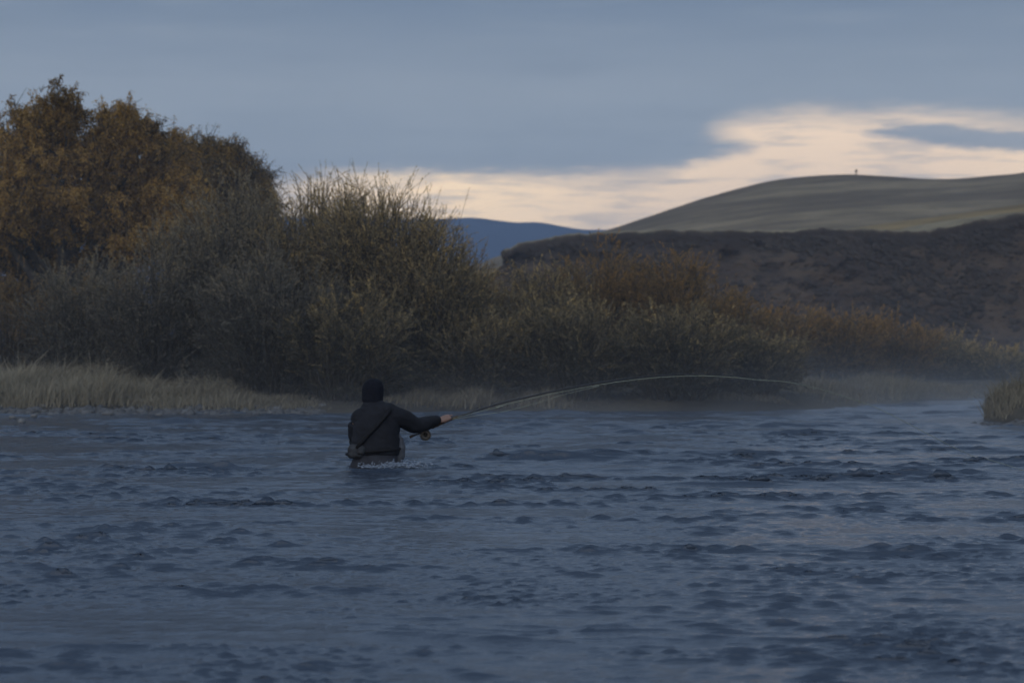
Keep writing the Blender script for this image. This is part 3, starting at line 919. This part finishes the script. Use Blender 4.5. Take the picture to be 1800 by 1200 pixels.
tag(link('gravel', mesh_np('gravel', V, f, M['stone'], True, np.concatenate(tn))), kind='stuff')
for pxs, pys, s, tnt, lab in ((38, 743, .075, .55, 'palest stone at the left waterline just below the grass'), (60, 733, .06, .38, 'grey stone on the gravel edge behind the palest stone'),
                              (22, 736, .055, .35, 'small grey stone at the left edge of the gravel bank'), (190, 729, .075, .25, 'dark stone on the gravel edge below the left willows'),
                              (280, 731, .055, .35, 'small light stone at the waterline near the end of the gravel')):
    Yd = CAMZ * F / (pys - HOR)
    V, f = stone_mesh(r, s)
    tag(link('shore_stone', mesh_np('shore_stone', V, f, M['stone'], True, np.full(len(V), tnt)), None, tuple(at(pxs, pys, Yd) + np.array([0, 0, .02]))), lab, 'stone', 'stones at the left waterline')

# small post on the crest of the hill
post_m = mat_cloth('weathered_post', (.05, .045, .04), .9, .3, 5)
pb = at(1505, 309, 535)
pr = thing('post', tuple(pb), 'tiny dark post with a thicker head alone on the crest of the hill', 'post')
V, f = tube_path([(0, 0, -.6), (.01, 0, .5), (0, 0, 1.35)], [.13, .11, .10], 8)
link('shaft', mesh_np('shaft', V, f, post_m), pr)
V, f = loft([(0, 0, .80, .16, .12), (0, 0, .88, .27, .2), (0, 0, 1.35, .27, .2), (0, 0, 1.45, .14, .1)], 12)
link('head_box', mesh_np('head_box', V, f, post_m), pr)

# ------------------------------------------------------------------ the angler
AX, AY = float(at(653, 0, 22.5)[0]), 22.5
skin = mat_cloth('skin', (.20, .125, .10), .6, .12, 40, .4)
jacket_m = mat_cloth('jacket_fabric', (.013, .014, .018), .85, .3, 9)
hat_m = mat_cloth('knit_hat', (.007, .008, .013), .95, .3, 60)
wader_m = mat_cloth('wader_fabric', (.030, .032, .040), .7, .3, 9)
wader_l = mat_cloth('chest_bib_fabric', (.085, .088, .098), .7, .25, 9)
strap_m = mat_cloth('webbing', (.010, .010, .012), .8, .2, 50)
pouch_m = mat_cloth('pouch_fabric', (.038, .040, .044), .85, .35, 25)

def limb(pts, rads, n=14, k=5):
    """smooth tapered limb with rounded ends"""
    P = np.array(pts, float); r_ = np.array(rads, float)
    s = np.linspace(0, len(P) - 1, (len(P) - 1) * k + 1); ii = np.arange(len(P))
    Q = np.stack([np.interp(s, ii, P[:, j]) for j in range(3)], -1)
    for _ in range(3):
        Q[1:-1] = .25 * Q[:-2] + .5 * Q[1:-1] + .25 * Q[2:]
    return [tube_path(Q, np.interp(s, ii, r_), n), ellipsoid(P[0], [r_[0]] * 3, 12, 8), ellipsoid(P[-1], [r_[-1]] * 3, 12, 8)]

# joints, metres from the point on the water under the head (x right, y away, z above the water)
SH_R, EL_R, WR_R = (.235, .02, .53), (.435, .13, .405), (.64, .235, .462)
SH_L, EL_L, WR_L = (-.135, .03, .49), (-.165, .12, .22), (.00, .33, .26)
HAND = np.array([.735, .265, .470])
RODD = unit(np.array([.93, .03, .33]))               # direction of the rod at the hand
HIPL, HIPR = (-.09, -.02, .03), (.14, .02, .03)

def hand_parts(c, axis, back_dir):
    """closed right hand round a rod: c is the grip centre, axis the rod, back_dir where the knuckles look"""
    ps = []
    a = unit(np.array(axis, float)); bdir = unit(np.array(back_dir, float) - a * np.dot(a, back_dir)); side = np.cross(a, bdir)
    fr = lambda t_, rad, along: c + a * along + rad * (bdir * math.cos(t_) + side * math.sin(t_))
    # palm: slab lying against the grip on the wrist side
    palm = [fr(0.5, .030, s_) for s_ in (-.045, -.02, .008, .034)]
    ps += limb(palm, [.021, .025, .025, .020], 12, 4)
    palm2 = [fr(-.45, .033, s_) for s_ in (-.050, -.02, .008, .030)]
    ps += limb(palm2, [.019, .022, .022, .017], 12, 4)
    # four fingers, unequal, curling round the grip
    for s_, sweep, rr in ((.036, 3.9, .0088), (.015, 4.3, .0095), (-.007, 4.1, .0090), (-.028, 3.5, .0078)):
        pts = [fr(.7 + sweep * q_, .024 + .004 * math.sin(q_ * 9), s_ + .004 * q_) for q_ in np.linspace(0, 1, 8)]
        ps += limb(pts, np.linspace(rr, rr * .8, 8), 10, 2)
    # thumb leaves the side of the palm and lies along the top of the grip
    th_ = [fr(-.6, .032, -.030), fr(-1.0, .030, .005), fr(-1.2, .024, .040), fr(-1.35, .020, .066)]
    ps += limb(th_, [.014, .0125, .0105, .0085], 10, 4)
    return ps

body = []
body += [loft([(.03, -.01, -.10, .165, .115), (.03, 0, .05, .165, .12), (.03, .01, .20, .150, .11), (.035, .03, .34, .165, .115), (.045, .05, .46, .185, .11), (.045, .07, .55, .16, .095),
               (.02, .09, .61, .09, .075), (.005, .10, .66, .060, .062), (.002, .115, .70, .056, .060)], 24)]
body += [ellipsoid((0, .135, .755), (.076, .095, .105), 20, 14), ellipsoid((0, .165, .705), (.055, .065, .055), 16, 10)]
body += [ellipsoid((0, .228, .735), (.012, .020, .018), 10, 8)]                                      # nose
body += [ellipsoid((-.077, .125, .745), (.010, .020, .030), 10, 8), ellipsoid((.077, .125, .745), (.010, .020, .030), 10, 8)]
body += limb([SH_R, EL_R, WR_R, tuple(HAND - RODD * .03 + np.array([0, -.012, .006]))], [.058, .043, .030, .024])
body += limb([SH_L, EL_L, WR_L], [.056, .042, .029])
body += hand_parts(HAND, RODD, (-.1, -.9, .5))
body += limb([WR_L, (.03, .375, .262)], [.030, .034])
for s_ in range(4):
    q_ = np.array([.03 + .018 * s_, .385 + .006 * s_, .282 - .016 * s_])
    body += limb([q_, q_ + np.array([.035, .03, -.005]), q_ + np.array([.045, .02, -.035]), q_ + np.array([.028, .004, -.045])], [.0095, .009, .008, .0075], 10, 3)
body += limb([(.01, .36, .285), (.04, .375, .31), (.07, .385, .315)], [.013, .011, .009], 10, 3)
for hp, kn, an in ((HIPL, (-.14, .10, -.38), (-.15, .02, -.76)), (HIPR, (.145, .14, -.38), (.15, .10, -.76))):
    body += limb([hp, kn, an], [.092, .060, .042])
    body += limb([an, (an[0] + .01, an[1] + .10, -.81), (an[0] + .02, an[1] + .19, -.825)], [.042, .040, .030])
person = tag(link('person', remeshed(body, skin, .0055, 3), None, (AX, AY, 0)),
             'person in dark jacket and hat wading thigh deep, back turned, right arm holding a rod', 'person')

# jacket: torso shell and two sleeves
jk = [loft([(.035, .005, .135, .232, .165), (.035, .005, .20, .236, .170), (.040, .02, .30, .232, .165), (.045, .035, .40, .228, .160), (.050, .05, .49, .222, .145, .10),
            (.050, .06, .55, .195, .130, .16), (.035, .075, .600, .150, .112, .14), (.018, .09, .640, .098, .095, .10), (.010, .10, .672, .080, .085, .0)], 28)]
jk += limb([(.215, .03, .515), (.31, .06, .49), EL_R, (.54, .18, .435), (WR_R[0] - .005, WR_R[1], WR_R[2])], [.098, .086, .074, .060, .044], 16)
jk += limb([(-.105, .04, .49), (-.160, .06, .40), (EL_L[0], EL_L[1], EL_L[2]), (WR_L[0] - .05, WR_L[1] - .06, WR_L[2])], [.092, .078, .066, .048], 16)
jk += [ellipsoid((.16, .03, .56), (.10, .10, .075), 14, 10)]
link('jacket', remeshed(jk, jacket_m, .008, 5, .022, 9.0), person)
# waders: seat and legs
wd = [loft([(.025, .0, -.16, .215, .15), (.028, .0, -.04, .222, .160), (.032, .005, .06, .224, .160), (.036, .005, .155, .222, .155)], 26)]
wd += limb([(-.105, -.02, .0), (-.145, .10, -.38), (-.15, .02, -.74)], [.110, .082, .065], 14)
wd += limb([(.150, .02, .0), (.150, .14, -.38), (.15, .10, -.74)], [.112, .084, .066], 14)
for ax_, ay_ in ((-.15, .02), (.15, .10)):
    wd += limb([(ax_, ay_, -.75), (ax_ + .01, ay_ + .10, -.80), (ax_ + .02, ay_ + .21, -.82)], [.062, .056, .046], 12)
link('waders', remeshed(wd, wader_m, .010, 6, .012, 9.0), person)
# chest bib hanging open at the right front, paler than the jacket
bib = [loft([(.235, .08, .035, .050, .085), (.262, .085, .10, .060, .10), (.272, .09, .20, .056, .10), (.262, .09, .28, .045, .085), (.245, .085, .335, .028, .06)], 18)]
bo = link('wader_bib', remeshed(bib, wader_l, .008, 5, .012, 12.0), person)
bo['label'] = 'paler grey wader bib bulging at the right side'
# belt
bl = []
a = np.linspace(0, 2 * np.pi, 40)
bpts = np.stack([.034 + .243 * np.cos(a), .005 + .178 * np.sin(a), .172 + .018 * np.cos(a)], -1)
V1, f1 = tubes(bpts[None], np.full((1, 40), .018), 6)
link('belt', mesh_np('belt', V1, f1, strap_m, True), person)
# sling strap across the back, from the right shoulder to the left hip
sp = np.array([(.190, -.065, .575), (.130, -.115, .50), (.06, -.138, .42), (-.02, -.152, .34), (-.09, -.165, .26), (-.135, -.165, .20)])
pe = np.array([.021, .012, .026])
V1, f1 = tube_path(sp, [.020, .023, .023, .023, .023, .022], 8)
link('strap', mesh_np('strap', V1, f1, strap_m, True), person)
# hip pouch and the stub of a net handle at the left hip
pc = [loft([(-.150, -.10, .105, .060, .050), (-.150, -.115, .125, .078, .062), (-.148, -.12, .20, .076, .060), (-.145, -.11, .235, .058, .045)], 18),
      ellipsoid((-.095, -.155, .185), (.045, .035, .045), 12, 8)]
po = link('hip_pouch', remeshed(pc, pouch_m, .007, 4, .012, 20.0), person)
po['label'] = 'light grey pouch on the left hip'
V1, f1 = tube_path([(-.105, -.165, .150), (-.17, -.15, .146), (-.222, -.13, .142), (-.245, -.12, .140)], [.016, .015, .018, .012], 10)
link('net_handle', mesh_np('net_handle', V1, f1, strap_m, True), person)
# knit hat with a rolled brim pulled low on the neck
ht = [loft([(.004, .105, .650, .098, .105), (.004, .115, .675, .104, .112), (.005, .125, .705, .106, .116), (.005, .130, .76, .108, .118), (.006, .135, .805, .103, .112), (.008, .135, .845, .083, .09),
            (.010, .135, .868, .055, .06), (.012, .135, .880, .022, .025)], 28)]
link('knit_hat', remeshed(ht, hat_m, .007, 4, .006, 26.0), person)

# ------------------------------------------------------------------ rod, reel and line
graphite = mat_cloth('graphite_blank', (.016, .018, .022), .35, .2, 20, .5)
cork = mat_cloth('cork', (.075, .052, .036), .9, .3, 60)
reel_m = mat_cloth('anodised_reel', (.045, .040, .034), .35, .3, 20, .6); reel_m.node_tree.nodes['Principled BSDF'].inputs['Metallic'].default_value = .7
line_m = mat_cloth('fly_line', (.25, .275, .22), .5, .05, 5)
RY = AY + HAND[1]
rodpx = np.array([(720, 768), (735, 762), (760, 751), (785, 740.5), (800, 734), (850, 717), (883, 707.5), (920, 699), (963, 689.5), (1005, 681), (1050, 673), (1090, 667), (1135, 662), (1183, 658.5), (1235, 657.5), (1290, 660.5), (1330, 665)])
dist = RY + np.clip((rodpx[:, 0] - 785) / 515, -1, 2) * .35
rp = np.stack([at(x, y, yy) for (x, y), yy in zip(rodpx, dist)])
h0 = rp[3].copy()
rod = thing('fishing_rod', tuple(h0), 'long dark fly rod bent in an arc held out to the right by the angler', 'fishing rod')
s = np.linspace(0, len(rp) - 1, 90)
arc = np.stack([sinterp(np.stack([np.arange(len(rp)), rp[:, j]], -1), s) for j in range(3)], -1) - h0
ra = np.interp(s, [0, 4, 6, 10, 16], [.0095, .0095, .0090, .0068, .0034])
V1, f1 = tube_path(arc, ra, 8)
link('blank', mesh_np('blank', V1, f1, graphite, True), rod)
i1 = np.argmin(np.abs(s - 4.15)); i0 = np.argmin(np.abs(s - 1.9))
gp = arc[i0:i1 + 1]; gr = .0125 + .002 * np.cos(np.linspace(0, 6.28, len(gp)))
V1, f1 = tube_path(gp, gr, 12)
link('grip', mesh_np('grip', V1, f1, cork, True), rod)
bt = arc[:np.argmin(np.abs(s - .5)) + 1]
V1, f1 = tube_path(bt, np.full(len(bt), .014), 10)
link('fighting_butt', mesh_np('fighting_butt', V1, f1, cork, True), rod)
# guides: small rings under the blank
gidx = [np.argmin(np.abs(s - q_)) for q_ in (5.6, 7.0, 8.5, 10, 11.3, 12.6, 13.8, 15, 16)]
gpos = []
for kk, gi in enumerate(gidx):
    rr_ = np.interp(kk, [0, 8], [.013, .006])
    tt = unit(arc[min(gi + 1, 89)] - arc[max(gi - 1, 0)])
    nn = unit(np.cross(tt, np.array([0, 1.0, 0]))); nn = nn if nn[2] < 0 else -nn
    cc = arc[gi] + nn * (rr_ + ra[gi] + .004); gpos.append(cc)
    a = np.linspace(0, 2 * np.pi, 15)
    ringp = cc + rr_ * (nn * np.cos(a)[:, None] + np.array([0, 1.0, 0]) * np.sin(a)[:, None])
    V1, f1 = tubes(ringp[None], np.full((1, 15), .0016), 5)
    V2, f2 = tube_path([arc[gi], cc - nn * rr_], [.0018, .0018], 5)
    Vg, fg = join([(V1, f1), (V2, f2)])
    link('guide', mesh_np('guide', Vg, fg, graphite, True), rod)
# reel hanging under the butt
rc = at(748, 764.5, RY - .02) - h0
def disc(c, r0, r1, w, y0):
    """ring of revolution about the y axis"""
    prof = [(r0, -w), (r1, -w), (r1 + .002, -w * .6), (r1 + .002, w * .6), (r1, w), (r0, w)]
    n = 32; a = np.linspace(0, 2 * np.pi, n, endpoint=False)
    V = np.stack([np.stack([c[0] + p[0] * np.cos(a), np.full(n, c[1] + y0 + p[1]), c[2] + p[0] * np.sin(a)], -1) for p in prof])
    i = np.arange(len(prof) * n).reshape(len(prof), n); j = np.roll(i, -1, 1)
    f = np.concatenate([np.stack([i, j, np.roll(j, -1, 0), np.roll(i, -1, 0)], -1).reshape(-1, 4)])
    return V.reshape(-1, 3), f
fr_parts = [disc(rc, .044, .053, .006, -.020), disc(rc, .044, .053, .006, .020)]
for k in range(6):
    a_ = k * math.pi / 3
    e = np.array([math.cos(a_), 0, math.sin(a_)]) * .049
    fr_parts.append(tube_path([rc + e + np.array([0, -.02, 0]), rc + e + np.array([0, .02, 0])], [.004, .004], 6))
    fr_parts.append(tube_path([rc + np.array([0, .02, 0]), rc + e + np.array([0, .02, 0])], [.004, .004], 6))
ft = arc[np.argmin(np.abs(s - 1.3))]
fr_parts.append(tube_path([ft, rc + unit(ft - rc) * .05], [.008, .007], 8))
V1, f1 = join(fr_parts)
reel = link('reel', mesh_np('reel', V1, f1, reel_m, True), rod)
V1, f1 = join([disc(rc, .004, .040, .015, 0.0), disc(rc, .004, .045, .002, -.022), tube_path([rc + np.array([0, -.028, 0]), rc + np.array([0, .025, 0])], [.008, .008], 10)])
link('spool', mesh_np('spool', V1, f1, reel_m, True), reel)
V1, f1 = tube_path([rc + np.array([.028, -.024, -.02]), rc + np.array([.028, -.046, -.02])], [.006, .007], 8)
link('crank_knob', mesh_np('crank_knob', V1, f1, reel_m, True), reel)

# the line: through the guides, out from the tip, down to the water; a slack strip from the hand to the guides
lp = [np.array(g) + h0 for g in gpos]
tip = lp[-1]
ends = [at(x, y, yy) for x, y, yy in ((1381, 671, RY + .45), (1420, 678.5, RY + .6), (1456, 688, RY + .75), (1500, 702, RY + .9), (1542, 717, RY + 1.1), (1600, 746, RY + 1.35), (1633, 763.5, RY + 1.5), (1683, 789, RY + 1.75), (1712, 801.5, 24.75))]
surf = [np.array([at(x, y, CAMZ * F / (y - HOR))[0], CAMZ * F / (y - HOR), .012]) for x, y in ((1722, 805), (1760, 816), (1830, 838), (1900, 858))]
pts = np.array(lp + ends + surf)
ss = np.linspace(0, len(pts) - 1, 160)
lc = np.stack([sinterp(np.stack([np.arange(len(pts)), pts[:, j]], -1), ss) for j in range(3)], -1)
o0 = lc[0].copy()
ln1 = tube_path(lc - o0, np.interp(ss, [0, 9, 14, 18, 21], [.0030, .0032, .0032, .0030, .0028]), 6)
hnd = HAND + np.array([AX, AY, 0]) + RODD * .06 + np.array([0, -.012, -.02])
sl = np.array([hnd, at(845, 729, RY + .02), at(890, 722, RY + .05), at(940, 709, RY + .1), at(985, 695, RY + .13), lp[3] + np.array([0, -.01, -.012])])
q_ = np.linspace(0, 5, 40)
slc = np.stack([sinterp(np.stack([np.arange(6), sl[:, j]], -1), q_) for j in range(3)], -1)
ln2 = tube_path(slc - o0, np.full(40, .0022), 6)
st2 = np.array([hnd + np.array([0, 0, .008]), at(840, 724, RY), at(883, 713.5, RY), lp[0] + np.array([0, -.004, -.01])])
q_ = np.linspace(0, 3, 24)
stc = np.stack([sinterp(np.stack([np.arange(4), st2[:, j]], -1), q_) for j in range(3)], -1)
ln3 = tube_path(stc - o0, np.full(24, .0020), 6)
Vl, fl = join([ln1, ln2, ln3])
tag(link('fishing_line', mesh_np('fishing_line', Vl, fl, line_m, True), None, tuple(o0)), 'thin pale green fly line running off the bent rod down to the river', 'fishing line')

# splash where the current breaks on the angler's thighs
foam_m, t, b = mat_new('foam')
b.inputs['Base Color'].default_value = (.20, .24, .30, 1); b.inputs['Roughness'].default_value = .5
r = np.random.default_rng(77)
parts = []
for k in range(1500):
    c_ = r.choice(3, p=[.2, .35, .45])
    cx, cy, sx, sy = ((-.01, -.12, .05, .05), (.20, -.15, .09, .06), (.33, -.10, .10, .07))[c_]
    x, y = r.normal(cx, sx), r.normal(cy, sy)
    s_ = abs(r.normal(.0035, .003)) + .0015
    z = abs(r.normal(0, .022)) * (.9 if c_ == 0 else 1.0)
    parts.append(ellipsoid((x, y, z + .012), (s_ * r.uniform(1, 2.2), s_, s_ * r.uniform(.5, 1)), 7, 5))
V1, f1 = join(parts)
tag(link('splash', mesh_np('splash', V1, f1, foam_m, True), None, (AX, AY, 0)), kind='stuff')

# ------------------------------------------------------------------ air
def box(name, lo, hi, mat):
    x0, y0, z0 = lo; x1, y1, z1 = hi
    V = np.array([(x, y, z) for z in (z0, z1) for y in (y0, y1) for x in (x0, x1)], float)
    f = np.array([(0, 2, 3, 1), (4, 5, 7, 6), (0, 1, 5, 4), (2, 6, 7, 3), (0, 4, 6, 2), (1, 3, 7, 5)])
    return link(name, mesh_np(name, V, f, mat))
m = bpy.data.materials.new('haze_air'); m.use_nodes = True
m.node_tree.nodes.clear()
t = NT(m.node_tree)
pv = t.n('ShaderNodeVolumePrincipled')
pv.inputs['Color'].default_value = (.42, .60, .95, 1)
pv.inputs['Density'].default_value = .00021
pv.inputs['Anisotropy'].default_value = 0.0
oo = t.n('ShaderNodeOutputMaterial')
m.node_tree.links.new(pv.outputs[0], oo.inputs['Volume'])
tag(box('haze', (-3400, -420, -2.2), (3600, 3700, 205), m), kind='stuff')

# thin mist lying on the river, thicker towards the right where the water widens
m = bpy.data.materials.new('river_mist'); m.use_nodes = True
m.node_tree.nodes.clear()
t = NT(m.node_tree)
geo = t.n('ShaderNodeTexCoord').outputs['Object']
sx = t.n('ShaderNodeSeparateXYZ'); t.put(sx.inputs[0], geo)
low = t.m('EXPONENT', t.m('MULTIPLY', sx.outputs[2], -1 / .45))
side = t.smooth(sx.outputs[0], -7.0, 8.0, .22, 1.0)
dist = t.smooth(sx.outputs[1], 27.0, 41.0)
puff = t.smooth(t.noise(t.vmap(geo, (.35, .25, 1.1)), 1.0, 3, .55), .3, .7, .35, 1.4)
dens = t.m('MULTIPLY', t.m('MULTIPLY', low, side), t.m('MULTIPLY', t.m('MULTIPLY', dist, puff), .050))
dens = t.m('ADD', dens, .0018)
pv = t.n('ShaderNodeVolumePrincipled')
pv.inputs['Color'].default_value = (.80, .86, .95, 1)
t.put(pv.inputs['Density'], dens)
oo = t.n('ShaderNodeOutputMaterial')
m.node_tree.links.new(pv.outputs[0], oo.inputs['Volume'])
tag(box('mist', (-17, 24, -.5), (17, 62, 5.5), m), kind='stuff')
